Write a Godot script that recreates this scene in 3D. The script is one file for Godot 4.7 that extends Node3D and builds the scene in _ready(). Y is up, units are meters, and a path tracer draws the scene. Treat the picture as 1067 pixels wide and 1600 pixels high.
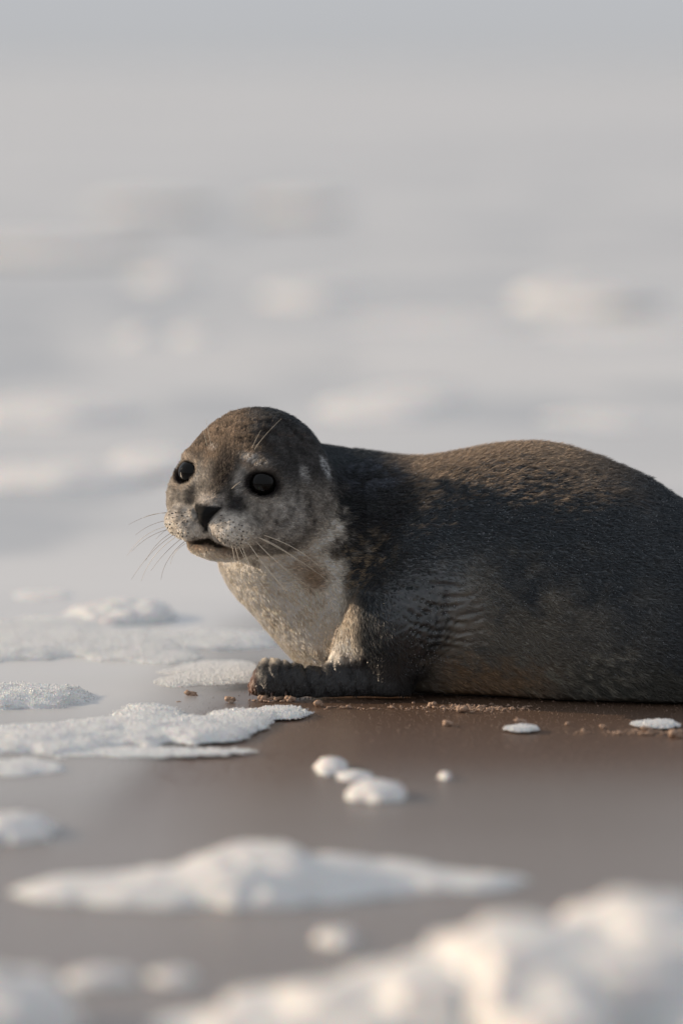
extends Node3D
# A seal pup lying on wet sand at the edge of a foamy sea. Metres; y up; the camera looks along -z.

var rng := RandomNumberGenerator.new()
var noise_a := FastNoiseLite.new()
var noise_b := FastNoiseLite.new()
var noise_c := FastNoiseLite.new()
var names := {}

# ---------------------------------------------------------------- helpers
func numbered(called: String) -> String:
	if not names.has(called):
		names[called] = 0
		return called
	names[called] += 1
	return "%s_%03d" % [called, names[called]]

func tag(o: Node3D, label: String, category: String, group := "", kind := "") -> void:
	if label: o.set_meta("label", label)
	if category: o.set_meta("category", category)
	if group: o.set_meta("group", group)
	if kind: o.set_meta("kind", kind)

func put(called: String, mesh: Mesh, mat: Material, parent: Node = self) -> MeshInstance3D:
	var o := MeshInstance3D.new()
	o.name = numbered(called) if parent == self else called
	o.mesh = mesh
	if mat: o.material_override = mat
	parent.add_child(o, true)
	return o

func mat(albedo: Color, rough: float, spec := 0.5) -> StandardMaterial3D:
	var m := StandardMaterial3D.new()
	m.albedo_color = albedo.linear_to_srgb()
	m.roughness = rough
	m.metallic_specular = spec
	return m

func noise_tex(size: int, freq: float, type: int, octaves: int, seed_: int) -> NoiseTexture2D:
	var n := FastNoiseLite.new()
	n.noise_type = type
	n.seed = seed_
	n.frequency = freq
	n.fractal_octaves = octaves
	if octaves == 1: n.fractal_type = FastNoiseLite.FRACTAL_NONE
	var t := NoiseTexture2D.new()
	t.width = size
	t.height = size
	t.seamless = true
	t.noise = n
	return t

func indexed(verts: PackedVector3Array, idx: PackedInt32Array, cols := PackedColorArray(), given := PackedVector3Array()) -> ArrayMesh:
	var normals := given
	if normals.is_empty():
		normals.resize(verts.size())
		for t in range(0, idx.size(), 3):
			var a := verts[idx[t]]
			var n := (verts[idx[t + 2]] - a).cross(verts[idx[t + 1]] - a)
			normals[idx[t]] += n
			normals[idx[t + 1]] += n
			normals[idx[t + 2]] += n
		for i in normals.size(): normals[i] = normals[i].normalized() if normals[i].length_squared() > 0.0 else Vector3.UP
	var arr := []
	arr.resize(Mesh.ARRAY_MAX)
	arr[Mesh.ARRAY_VERTEX] = verts
	arr[Mesh.ARRAY_NORMAL] = normals
	arr[Mesh.ARRAY_INDEX] = idx
	if cols.size(): arr[Mesh.ARRAY_COLOR] = cols
	var m := ArrayMesh.new()
	m.add_surface_from_arrays(Mesh.PRIMITIVE_TRIANGLES, arr)
	return m

func scatter(called: String, mesh: Mesh, material: Material, places: Array[Transform3D], cols: PackedColorArray, parent: Node = self) -> MultiMeshInstance3D:
	var mm := MultiMesh.new()
	mm.transform_format = MultiMesh.TRANSFORM_3D
	mm.use_colors = cols.size() > 0
	mm.mesh = mesh
	mm.instance_count = places.size()
	for i in places.size():
		mm.set_instance_transform(i, places[i])
		if cols.size(): mm.set_instance_color(i, cols[i])
	var o := MultiMeshInstance3D.new()
	o.name = numbered(called) if parent == self else called
	o.multimesh = mm
	o.material_override = material
	o.set_meta("kind", "stuff")
	parent.add_child(o, true)
	return o

func bez(a: Vector3, b: Vector3, c: Vector3, t: float) -> Vector3:
	return a.lerp(b, t).lerp(b.lerp(c, t), t)

func tube(points: PackedVector3Array, r0: float, r1: float, sides := 5) -> ArrayMesh:
	var v := PackedVector3Array()
	var ix := PackedInt32Array()
	var n := points.size()
	for i in n:
		var d := (points[mini(i + 1, n - 1)] - points[maxi(i - 1, 0)]).normalized()
		var s := d.cross(Vector3(0.31, 0.2, 0.93)).normalized()
		var u := s.cross(d)
		var r := lerpf(r0, r1, float(i) / (n - 1))
		for k in sides:
			var a := TAU * k / sides
			v.append(points[i] + (s * cos(a) + u * sin(a)) * r)
	for i in n - 1:
		for k in sides:
			var a := i * sides + k
			var b := i * sides + (k + 1) % sides
			ix.append_array([a, b, a + sides, b, b + sides, a + sides])
	return indexed(v, ix)

# ---------------------------------------------------------------- the seal's body as a distance field
var pa: PackedVector3Array = []      # centre, or first end
var pb: PackedVector3Array = []      # second end minus first
var pr: PackedFloat32Array = []
var pq: PackedFloat32Array = []
var pk: PackedFloat32Array = []
var ptype: PackedInt32Array = []     # 0 ellipsoid, 1 tapered capsule; +2 cut away
var pm: Array[Basis] = []
var hc: Vector3
var hb: Basis

func cone(a: Vector3, b: Vector3, ra: float, rb: float, k: float, cut := false) -> void:
	pa.append(a); pb.append(b - a); pr.append(ra); pq.append(rb); pk.append(k); pm.append(Basis()); ptype.append(3 if cut else 1)

func egg(c: Vector3, r: Vector3, turn: Basis, k: float, cut := false) -> void:
	pa.append(c); pb.append(Vector3.ZERO); pr.append(minf(r.x, minf(r.y, r.z))); pq.append(0); pk.append(k)
	pm.append(Basis.from_scale(Vector3.ONE / r) * turn.transposed())
	ptype.append(2 if cut else 0)

func hp(x: float, y: float, z: float) -> Vector3:      # head's own axes, millimetres: seal's left, up, nose
	return hc + hb * (Vector3(x, y, z) * 0.001)

func hegg(c: Vector3, r: Vector3, k: float, turn := Basis(), cut := false) -> void:
	egg(hp(c.x, c.y, c.z), r * 0.001, hb * turn, k * 0.001, cut)

func hcone(a: Vector3, b: Vector3, ra: float, rb: float, k: float, cut := false) -> void:
	cone(hp(a.x, a.y, a.z), hp(b.x, b.y, b.z), ra * 0.001, rb * 0.001, k * 0.001, cut)

func one(i: int, p: Vector3) -> float:
	var q := p - pa[i]
	if ptype[i] & 1:
		var ba := pb[i]
		var h := clampf(q.dot(ba) / ba.length_squared(), 0.0, 1.0)
		return (q - ba * h).length() - lerpf(pr[i], pq[i], h)
	var k0 := (pm[i] * q).length()
	if k0 < 0.05: return -pr[i]
	return q.length() * (1.0 - 1.0 / k0)

func field(p: Vector3, ids: PackedInt32Array) -> float:
	var d := 1.0
	for i in ids:
		var e := one(i, p)
		var k := pk[i]
		if ptype[i] & 2:
			e = -e
			var h := maxf(k - absf(d - e), 0.0)
			d = maxf(d, e) + h * h / (4.0 * k)
		else:
			var h := maxf(k - absf(d - e), 0.0)
			d = minf(d, e) - h * h / (4.0 * k)
	var g := -p.y
	var hh := maxf(0.012 - absf(d - g), 0.0)
	return maxf(d, g) + hh * hh / 0.048

func build_field() -> void:
	# trunk: spheres strung along the spine
	var s: PackedVector3Array = [Vector3(-0.0454, 0.1771, -0.115), Vector3(0.0477, 0.1172, -0.125), Vector3(0.1192, 0.1196, -0.115), Vector3(0.2112, 0.1266, -0.085), Vector3(0.2881, 0.1099, -0.05), Vector3(0.3759, 0.0794, -0.012), Vector3(0.4741, 0.0507, 0.025), Vector3(0.5626, 0.0314, 0.055), Vector3(0.6304, 0.0154, 0.075)]
	var r: PackedFloat32Array = [.094, .116, .126, .134, .124, .100, .072, .048, .03]
	for i in s.size() - 1:
		cone(s[i], s[i + 1], r[i], r[i + 1], 0.05)
	cone(Vector3(0.1394, 0.1914, -0.062), Vector3(0.2995, 0.1824, 0.002), .055, .048, 0.014)
	# shoulder hump and the rolls on the back
	egg(Vector3(0.2113, 0.182, -0.09), Vector3(.10, .064, .085), Basis(Vector3.UP, -.3), 0.05)
	egg(Vector3(0.0118, 0.1982, -0.12), Vector3(.06, .05, .07), Basis(), 0.05)
	egg(Vector3(0.1325, 0.0576, -0.06), Vector3(.09, .05, .06), Basis(), 0.06)
	egg(Vector3(0.2796, 0.0551, -0.015), Vector3(.14, .06, .07), Basis(Vector3.UP, -.3), 0.06)
	# chest under the throat
	cone(Vector3(-0.0558, 0.1504, -0.075), Vector3(0.0132, 0.0736, -0.1), .066, .060, 0.05)
	# hind flippers beyond the frame
	egg(Vector3(0.7051, 0.0203, 0.15), Vector3(.10, .014, .04), Basis(Vector3.UP, -.5), 0.03)
	egg(Vector3(0.7086, 0.0137, 0.06), Vector3(.10, .014, .04), Basis(Vector3.UP, .1), 0.03)
	# near fore flipper: upper arm, forearm, then the hand laid forward along the sand
	cone(Vector3(0.0948, 0.129, -0.02), Vector3(0.0662, 0.0835, 0.022), .058, .044, 0.045)
	cone(Vector3(0.0662, 0.0835, 0.022), Vector3(0.0523, 0.0254, 0.012), .044, .024, 0.025)
	cone(Vector3(0.041, 0.0882, 0.02), Vector3(-0.0151, 0.0255, 0), .025, .009, 0.03)
	cone(Vector3(0.0552, 0.0195, 0.01), Vector3(-0.0095, 0.0148, 0.006), .0195, .0165, 0.012)
	cone(Vector3(-0.0095, 0.0148, 0.006), Vector3(-0.0714, 0.0203, 0.004), .0165, .0225, 0.010)
	cone(Vector3(-0.0813, 0.0321, -0.004), Vector3(-0.089, 0.012, 0.006), .012, .014, 0.006)
	cone(Vector3(-0.0672, 0.0321, -0.004), Vector3(-0.072, 0.0083, 0.011), .011, .0125, 0.005)
	cone(Vector3(-0.0461, 0.0258, -0.004), Vector3(-0.0488, 0.0056, 0.012), .009, .011, 0.005)
	cone(Vector3(-0.0236, 0.0222, -0.004), Vector3(-0.0263, 0.0042, 0.012), .009, .0105, 0.005)
	# far fore flipper, tucked back
	cone(Vector3(0.0772, 0.0443, -0.19), Vector3(0.121, -0.0005, -0.2), .045, .02, 0.03)
	cone(Vector3(0.121, -0.0005, -0.2), Vector3(0.1864, -0.0115, -0.2), .02, .015, 0.015)
	# head
	hegg(Vector3(0, 2, -6), Vector3(77, 79, 84), 30)
	hegg(Vector3(38, -22, 2), Vector3(52, 56, 62), 25)
	hegg(Vector3(-38, -22, 2), Vector3(52, 56, 62), 25)
	hegg(Vector3(30, -30, 46), Vector3(42, 38, 40), 22)
	hegg(Vector3(-30, -30, 46), Vector3(42, 38, 40), 22)
	hcone(Vector3(0, 4, 56), Vector3(0, -26, 86), 31, 19, 18)
	hegg(Vector3(27, -41, 79), Vector3(33, 22, 28), 4.5)
	hegg(Vector3(-27, -41, 79), Vector3(33, 22, 28), 4.5)
	hegg(Vector3(0, -66, 66), Vector3(38, 16, 30), 6)
	# brows and lids
	for sx: float in [-1.0, 1.0]:
		hegg(Vector3(sx * 35, 30, 51), Vector3(18, 8, 11), 16)
		hegg(Vector3(sx * 46, 9, 51), Vector3(18, 17, 17), 10)
		hegg(Vector3(sx * 54, -14, 46), Vector3(19, 22, 24), 14)
		hegg(Vector3(sx * 48, 9, 66), Vector3(16.0, 13.0, 13.6), 3, Basis(), true)
		hegg(Vector3(sx * 43, 27.0, 57), Vector3(15, 6, 9), 9)
		hegg(Vector3(sx * 47, -7.5, 60), Vector3(16, 6, 9), 6)
	# nose pad, nostrils, the cleft below it and the mouth
	hegg(Vector3(0, -27, 98), Vector3(21, 10.5, 10), 6)
	for sx: float in [-1.0, 1.0]:
		hcone(Vector3(sx * 3.4, -38, 106), Vector3(sx * 9, -29, 105.5), 1.6, 3.0, 2.5, true)
		hcone(Vector3(sx * 9, -29, 105.5), Vector3(sx * 18, -21, 99), 3.2, 2.0, 2.5, true)
	hcone(Vector3(0, -36, 107), Vector3(0, -54, 103), 1.6, 2.2, 4, true)
	for sx: float in [-1.0, 1.0]:
		hcone(Vector3(0, -56.5, 100), Vector3(sx * 13, -60.5, 98), 4.8, 4.0, 2.5, true)
		hcone(Vector3(sx * 13, -60.5, 98), Vector3(sx * 32, -66, 87), 3.6, 1.8, 2.5, true)
		hcone(Vector3(sx * 33, -64, 86), Vector3(sx * 50, -57, 66), 2.0, 1.2, 4, true)

var gx: PackedFloat32Array = []
var gy: PackedFloat32Array = []
var gz: PackedFloat32Array = []
var blocks: Array[Vector3i] = []
var done: Array = []

func axis(stops: PackedFloat32Array) -> PackedFloat32Array:     # from, step, to, step, to ...
	var out: PackedFloat32Array = [stops[0]]
	for i in range(1, stops.size(), 2):
		while out[-1] < stops[i + 1]: out.append(out[-1] + stops[i])
	while (out.size() - 1) % 8: out.append(out[-1] + stops[stops.size() - 2])
	return out

func corner(i: int, j: int, k: int) -> Vector3:
	return Vector3(gx[i], gy[j], gz[k])

func mesh_block(n: int) -> void:
	var b := blocks[n]
	var lo := corner(b.x, b.y, b.z)
	var hi := corner(b.x + 8, b.y + 8, b.z + 8)
	var mid := (lo + hi) * 0.5
	var reach := (hi - lo).length() * 0.5
	var ids := PackedInt32Array()
	for i in pa.size():
		if one(i, mid) < reach * 2.2 + pk[i] * 1.3 + 0.02: ids.append(i)
	if ids.is_empty(): return
	if absf(field(mid, ids)) > reach * 2.0 + 0.02: return
	var d := PackedFloat32Array()
	d.resize(729)
	var neg := 0
	var at := 0
	for i in 9:
		for j in 9:
			for k in 9:
				d[at] = field(Vector3(gx[b.x + i], gy[b.y + j], gz[b.z + k]), ids)
				if d[at] < 0.0: neg += 1
				at += 1
	if neg == 0 or neg == 729: return
	var cells := PackedInt32Array()
	var pts := PackedVector3Array()
	var quads := PackedInt32Array()      # corner index in block * 4 + axis, sign
	for i in 8:
		for j in 8:
			for k in 8:
				var o := i * 81 + j * 9 + k
				var first := d[o] < 0.0
				var mixed := false
				for q: int in [1, 9, 10, 81, 82, 90, 91]:
					if (d[o + q] < 0.0) != first:
						mixed = true
						break
				if not mixed: continue
				var sum := Vector3.ZERO
				var cnt := 0
				for e in 12:
					var ax := e / 4
					var u := e & 1
					var w := (e >> 1) & 1
					var ca: Vector3i
					if ax == 0: ca = Vector3i(0, u, w)
					elif ax == 1: ca = Vector3i(u, 0, w)
					else: ca = Vector3i(u, w, 0)
					var cb := ca
					cb[ax] = 1
					var da := d[o + ca.x * 81 + ca.y * 9 + ca.z]
					var db := d[o + cb.x * 81 + cb.y * 9 + cb.z]
					if (da < 0.0) == (db < 0.0): continue
					var A := corner(b.x + i + ca.x, b.y + j + ca.y, b.z + k + ca.z)
					var B := corner(b.x + i + cb.x, b.y + j + cb.y, b.z + k + cb.z)
					sum += A.lerp(B, da / (da - db))
					cnt += 1
				cells.append(i * 64 + j * 8 + k)
				pts.append(sum / cnt)
				# edges that leave the lowest corner
				for ax in 3:
					var db := d[o + [81, 9, 1][ax]]
					if (db < 0.0) != first:
						quads.append((i * 64 + j * 8 + k) * 8 + ax * 2 + (1 if first else 0))
	done[n] = [cells, pts, quads]

func seal_surface() -> Array:
	gx = axis([-0.215, 0.0026, 0.165, 0.0045, 0.43, 0.011, 0.86])
	gy = axis([-0.008, 0.0026, 0.336])
	gz = axis([-0.262, 0.0055, -0.12, 0.0026, 0.095, 0.0045, 0.21])
	for i in range(0, gx.size() - 1, 8):
		for j in range(0, gy.size() - 1, 8):
			for k in range(0, gz.size() - 1, 8):
				blocks.append(Vector3i(i, j, k))
	done.resize(blocks.size())
	var job := WorkerThreadPool.add_group_task(mesh_block, blocks.size(), -1, true)
	WorkerThreadPool.wait_for_group_task_completion(job)
	var nj := gy.size()
	var nk := gz.size()
	var slot := PackedInt32Array()
	slot.resize(gx.size() * nj * nk)
	slot.fill(-1)
	var verts := PackedVector3Array()
	for n in blocks.size():
		if done[n] == null: continue
		var b := blocks[n]
		var cells: PackedInt32Array = done[n][0]
		var pts: PackedVector3Array = done[n][1]
		for q in cells.size():
			var c := cells[q]
			slot[((b.x + (c >> 6)) * nj + b.y + ((c >> 3) & 7)) * nk + b.z + (c & 7)] = verts.size()
			verts.append(pts[q])
	var idx := PackedInt32Array()
	var step := [nj * nk, nk, 1]
	for n in blocks.size():
		if done[n] == null: continue
		var b := blocks[n]
		for q: int in done[n][2]:
			var c := q >> 3
			var ax := (q >> 1) & 3
			var at := ((b.x + (c >> 6)) * nj + b.y + ((c >> 3) & 7)) * nk + b.z + (c & 7)
			var s1: int = step[(ax + 1) % 3]
			var s2: int = step[(ax + 2) % 3]
			var v0 := slot[at]
			var v1 := slot[at - s1]
			var v2 := slot[at - s1 - s2]
			var v3 := slot[at - s2]
			if v0 < 0 or v1 < 0 or v2 < 0 or v3 < 0: continue
			if q & 1: idx.append_array([v0, v2, v1, v0, v3, v2])
			else: idx.append_array([v0, v1, v2, v0, v2, v3])
	done.clear()
	return [verts, idx]

# ---------------------------------------------------------------- coat
func near(p: Vector3, c: Vector3, r: float, soft := 0.5) -> float:   # 1 within, fading to 0 at r
	return smoothstep(r, r * (1.0 - soft), p.distance_to(c))

func ellip(v: Vector3, c: Vector3, r: Vector3, soft := 0.5) -> float:
	return smoothstep(1.0, 1.0 - soft, ((v - c) / r).length())

func mixc(a: Color, r: float, g: float, b: float, t: float) -> Color:
	return a.lerp(Color(r, g, b), clampf(t, 0.0, 1.0))

func head_share(v: Vector3) -> float:     # v in the head's own millimetres
	return smoothstep(1.12, 0.98, ((v - Vector3(0, -8, 22)) / Vector3(94, 86, 96)).length())

func pelage(p: Vector3, n: Vector3) -> Color:
	var big := noise_a.get_noise_3dv(p)
	var mid := noise_b.get_noise_3dv(p)
	var fine := noise_c.get_noise_3dv(p)
	var c := Color(.034, .042, .049)
	c = mixc(c, .10, .106, .106, near(p, Vector3(0.148, 0.1195, 0.03), .075, .8) * .8)
	c = mixc(c, .35, .265, .19, smoothstep(.66, .9, n.y + big * .12 + mid * .10) * smoothstep(.06, .12, p.y) * smoothstep(.03, .09, p.x) * smoothstep(.36, .22, p.x))  # brown back, with its sunlit top strip painted into the coat
	# paler lower flank and belly
	c = mixc(c, .175, .158, .128, smoothstep(.17, .06, p.y + big * .06 + mid * .03) * smoothstep(.04, .10, p.x) * smoothstep(.40, .2, p.x) * .85)
	c = mixc(c, .27, .175, .10, smoothstep(.055, .02, p.y + mid * .02) * smoothstep(.09, .13, p.x) * smoothstep(.27, .18, p.x))
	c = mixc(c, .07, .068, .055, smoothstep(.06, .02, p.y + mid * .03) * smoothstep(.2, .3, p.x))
	# flecks of lighter hair on the lower flank
	c = mixc(c, .26, .24, .19, smoothstep(.16, .34, mid + fine * .35) * smoothstep(.10, .04, p.y) * smoothstep(.17, .22, p.x) * smoothstep(.36, .28, p.x) * .7)
	# black collar behind the head
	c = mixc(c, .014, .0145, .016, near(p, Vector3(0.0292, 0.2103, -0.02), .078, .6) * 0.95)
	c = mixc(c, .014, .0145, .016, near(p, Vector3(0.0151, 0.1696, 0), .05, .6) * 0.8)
	c = mixc(c, .07, .08, .10, smoothstep(.0, .3, mid + .1) * near(p, Vector3(0.0365, 0.2512, -0.06), .055, .7) * .9)  # bluish wet sheen on the nape, painted into the coat
	# sandy flecks on the shoulder
	c = mixc(c, .20, .155, .105, smoothstep(.08, .3, fine * .8 + mid * .6) * near(p, Vector3(0.0292, 0.1414, 0), .06, .7) * .9)
	# cream throat and chest with brown blotches
	var th := smoothstep(.012, -.03, p.x + big * .022 + mid * .022 + fine * .008 - (.17 - p.y) * .17) * smoothstep(.24, .19, p.y)
	c = mixc(c, .74, .67, .57, th)
	c = mixc(c, .17, .105, .06, near(p, Vector3(-0.0854, 0.1188, 0), .016, .8) * .9 * th)
	c = mixc(c, .16, .10, .06, near(p, Vector3(-0.0292, 0.1308, 0), .026, .8) * .8)
	c = mixc(c, .20, .13, .08, near(p, Vector3(-0.0446, 0.1484, 0), .03, .8) * .6)
	c = mixc(c, .34, .24, .15, smoothstep(.1, .35, big + mid * .4) * th * .3)
	# the arm is black wrinkled skin against the paler belly
	var on_arm := minf(bone(p, Vector3(0.0948, 0.129, -0.02), Vector3(0.0662, 0.0835, 0.022), .058, .044), bone(p, Vector3(0.0662, 0.0835, 0.022), Vector3(0.0523, 0.0254, 0.012), .044, .024))
	c = mixc(c, .026, .028, .030, smoothstep(.016, .004, on_arm + mid * .006) * smoothstep(.19, .14, p.y))
	# the arm: pale front edge, black wet hand
	var arm := near(p, Vector3(0.02, 0.0882, 0.02), .036, .8) * smoothstep(.04, .062, p.y)
	c = mixc(c, .50, .42, .33, arm)
	c = mixc(c, .042, .041, .041, smoothstep(.046, .036, p.y) * smoothstep(.085, .07, p.x) * smoothstep(-.045, -.03, p.z))
	c = mixc(c, .14, .07, .045, smoothstep(-.090, -.099, p.x) * smoothstep(.06, .04, p.y))
	# head
	var v := hb.transposed() * (p - hc) * 1000.0
	var hs := head_share(v)
	if hs > 0.0:
		var side := absf(v.x)
		var h := Color(.22, .2, .175)
		h = mixc(h, .155, .115, .082, smoothstep(14, 40, v.y + mid * 14))
		h = mixc(h, .045, .043, .042, smoothstep(14, 48, v.x * .8 + v.y * .55 - v.z * .35 + mid * 16) * smoothstep(-4, 22, v.y + mid * 10))
		h = mixc(h, .055, .053, .052, smoothstep(-8, -34, v.z + mid * 14))
		h = mixc(h, .46, .45, .43, ellip(v, Vector3(58, -24, 34), Vector3(34, 40, 46), .6) * .9)
		h = mixc(h, .032, .025, .021, ellip(v, Vector3(7, 20, 82), Vector3(21, 54, 42), .75))
		h = mixc(h, .022, .021, .022, ellip(Vector3(side, v.y, v.z), Vector3(28, -14, 84), Vector3(16, 22, 24), .75) * .95)
		h = mixc(h, .27, .26, .245, ellip(Vector3(side, v.y, v.z), Vector3(27, 8, 74), Vector3(9, 24, 20), .7) * .6)
		h = mixc(h, .56, .51, .45, ellip(Vector3(side, v.y, v.z), Vector3(26, -42, 84), Vector3(38, 25, 34), .4) * .9)
		h = mixc(h, .33, .30, .27, ellip(Vector3(side, v.y, v.z), Vector3(12, -10, 100), Vector3(18, 9, 12), .6) * .7)
		h = mixc(h, .30, .215, .14, ellip(v, Vector3(0, -66, 74), Vector3(42, 20, 34), .4) * .85)
		h = mixc(h, .09, .045, .024, ellip(v, Vector3(0, -65, 92), Vector3(46, 7, 26), .6) * smoothstep(-.25, .2, mid + .1) * .9)
		h = mixc(h, .74, .67, .57, smoothstep(-70, -80, v.y + mid * 6 - maxf(0.0, 70.0 - v.z) * .18))
		# pale marks: over the eyes, behind the left one, at the ear
		h = mixc(h, .40, .37, .34, ellip(v, Vector3(-17, 42, 72), Vector3(9, 6, 16), .8) * smoothstep(-.2, .25, fine + .1))
		h = mixc(h, .34, .33, .315, ellip(v, Vector3(34, 34 - (v.x - 34) * .2, 64), Vector3(26, 7, 24), .8) * smoothstep(-.3, .2, fine + .1))
		h = mixc(h, .44, .43, .415, ellip(v, Vector3(70, 12, 24), Vector3(13, 22, 11), .7))
		h = mixc(h, .34, .35, .36, ellip(v, Vector3(78, 26, -20), Vector3(14, 24, 16), .8) * smoothstep(-.3, .2, mid + .1))
		h = mixc(h, .09, .066, .05, ellip(v, Vector3(68, -12, 38), Vector3(13, 22, 20), .8) * .9)
		h = mixc(h, .10, .075, .058, ellip(v, Vector3(46, -22, 66), Vector3(12, 10, 16), .8) * .7)
		# crease shade painted dark along the folds of the crown
		h = mixc(h, .06, .045, .036, smoothstep(.45, .95, sin(v.y * .62 + v.x * .05 + mid * 3.0)) * smoothstep(40, 58, v.y) * .75)
		var mott := 1.0 + .75 * mid + .45 * fine + .35 * big
		h = Color(h.r * mott, h.g * mott, h.b * mott)
		# eyes
		for sx: float in [-1.0, 1.0]:
			var e := v.distance_to(Vector3(sx * 48, 9, 67))
			h = mixc(h, .42, .35, .28, smoothstep(24, 19, e) * (.75 if sx < 0.0 else .15))
			h = mixc(h, .016, .013, .012, smoothstep(22.0 if sx > 0.0 else 17.5, 15.0, ((v - Vector3(sx * 48, 9, 67)) * Vector3(.80, 1.15, 1)).length()))
		# nose
		var nt := clampf((v.y + 46.0) / 27.0, 0.0, 1.0)
		h = mixc(h, .013, .012, .013, smoothstep(1.2, -.8, side - (2.6 + 15.0 * pow(nt, 1.3))) * smoothstep(-15.5, -18.0, v.y) * smoothstep(-49, -46, v.y) * smoothstep(88, 94, v.z))
		h = mixc(h, .022, .018, .017, ellip(v, Vector3(0, -44, 106), Vector3(2.6, 14, 9), .5))
		h = mixc(h, .012, .008, .007, ellip(v, Vector3(0, -57.5 - side * .24, 97), Vector3(36, 4.6, 22), .45))
		c = c.lerp(h, hs)
	return c

func bone(p: Vector3, a: Vector3, b: Vector3, ra: float, rb: float) -> float:
	var ba := b - a
	var h := clampf((p - a).dot(ba) / ba.length_squared(), 0.0, 1.0)
	return p.distance_to(a + ba * h) - lerpf(ra, rb, h)

func flow(p: Vector3) -> Vector3:
	var v := hb.transposed() * (p - hc) * 1000.0
	var hs := head_share(v)
	var away := (p - hp(0, -16, 112)).normalized()
	var f := Vector3(.93, -.22, 0) + Vector3(noise_a.get_noise_3dv(p * 2.0), noise_a.get_noise_3dv(p * 2.0 + Vector3(3, 0, 0)), 0) * .5
	if p.y < .12 and p.x < .1: f = Vector3(.5, -.85, .1)
	return f.lerp(away, hs).normalized()

func wrinkle(p: Vector3, n: Vector3) -> float:
	# folds of skin: arc behind the arm, fine rolls on the back, creases of the flipper
	var out := noise_b.get_noise_3dv(p * 1.6) * (.0012 if p.y > .06 or p.x > .07 else .0004)
	var w := near(p, Vector3(0.0996, 0.0923, 0.04), .075, .7)
	if w > 0.0:
		var u := p.y - (p.x - .135) * (p.x - .135) * (2.5 + maxf(0.0, .13 - p.y) * 60.0)
		var s := sin(u * 610.0 + noise_a.get_noise_3dv(p * .8) * 4.5)
		out -= w * .0048 * pow(maxf(0.0, s), 3.0) * smoothstep(-.45, .1, noise_b.get_noise_3d(p.x * .4, p.y, p.z))
	var b := smoothstep(.19, .235, p.y) * smoothstep(.1, .16, p.x)
	out += b * .0022 * noise_b.get_noise_3d(p.x * 3.2, p.y * 5.0, p.z * 3.2)
	var fl := smoothstep(.052, .040, p.y) * smoothstep(.050, .030, p.x) * smoothstep(-.045, -.03, p.z)
	if fl > 0.0:
		var s2 := sin((p.x + .18 * p.y) * 560.0 + noise_a.get_noise_3dv(p * 2.0) * 6.0)
		for g: Vector2 in [Vector2(-.0755, .0036), Vector2(-.0625, .0050), Vector2(-.051, .0030), Vector2(-.0352, .0056), Vector2(-.018, .0034), Vector2(-.004, .0028), Vector2(.0125, .0048), Vector2(.030, .0032)]:
			var off := (p.x - g.x + (p.y - .02) * .22 + noise_a.get_noise_3d(g.x * 40.0, p.y * 1.5, 2.0) * .006) / .0023
			out -= fl * g.y * .85 * exp(-off * off)
		out -= fl * (.0014 * pow(maxf(0.0, s2), 3.0) - .0009 * noise_b.get_noise_3d(p.x * 3.4, p.y * .6, p.z))
	var v := hb.transposed() * (p - hc) * 1000.0
	if head_share(v) > .3 and v.y > 44.0:
		out -= .0020 * pow(maxf(0.0, sin(v.y * .62 + v.x * .05 + noise_b.get_noise_3dv(p) * 3.0)), 3.0) * smoothstep(44, 60, v.y)
	return out

func face_normals(verts: PackedVector3Array, idx: PackedInt32Array) -> PackedVector3Array:
	var normals := PackedVector3Array()
	normals.resize(verts.size())
	for t in range(0, idx.size(), 3):
		var a := verts[idx[t]]
		var n := (verts[idx[t + 2]] - a).cross(verts[idx[t + 1]] - a)
		normals[idx[t]] += n
		normals[idx[t + 1]] += n
		normals[idx[t + 2]] += n
	for i in normals.size(): normals[i] = normals[i].normalized()
	return normals

func nose_at(v: Vector3) -> bool:
	return v.z > 92.0 and v.y < -17.5 and v.y > -46.0 and absf(v.x) < 2.6 + 14.0 * pow(clampf((v.y + 46.0) / 27.0, 0.0, 1.0), 1.3)

func bare(v: Vector3) -> bool:       # head places without fur: nose, mouth slit, eyes
	if nose_at(v): return true
	if ellip(v, Vector3(0, -57.5 - absf(v.x) * .24, 96), Vector3(33, 4.4, 22), .4) > .3: return true
	if ellip(v, Vector3(0, -44, 106), Vector3(2.4, 14, 8), .4) > .4: return true
	return minf(v.distance_to(Vector3(48, 9, 67)), v.distance_to(Vector3(-48, 9, 67))) < 14.8

func strand_mesh() -> ArrayMesh:
	var v: PackedVector3Array = []
	var nn: PackedVector3Array = []
	var z: PackedFloat32Array = [0.0, .4, .75]
	var y: PackedFloat32Array = [0.0, .17, .22]
	var w: PackedFloat32Array = [.42, .5, .34]
	for i in 3:
		v.append(Vector3(-w[i], y[i], z[i])); nn.append(Vector3(-.6, .8, -.15).normalized())
		v.append(Vector3(w[i], y[i], z[i])); nn.append(Vector3(.6, .8, -.15).normalized())
	v.append(Vector3(0, .22, 1.0)); nn.append(Vector3(0, 1, 0))
	return indexed(v, PackedInt32Array([0, 1, 2, 1, 3, 2, 2, 3, 4, 3, 5, 4, 4, 5, 6]), PackedColorArray(), nn)

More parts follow.
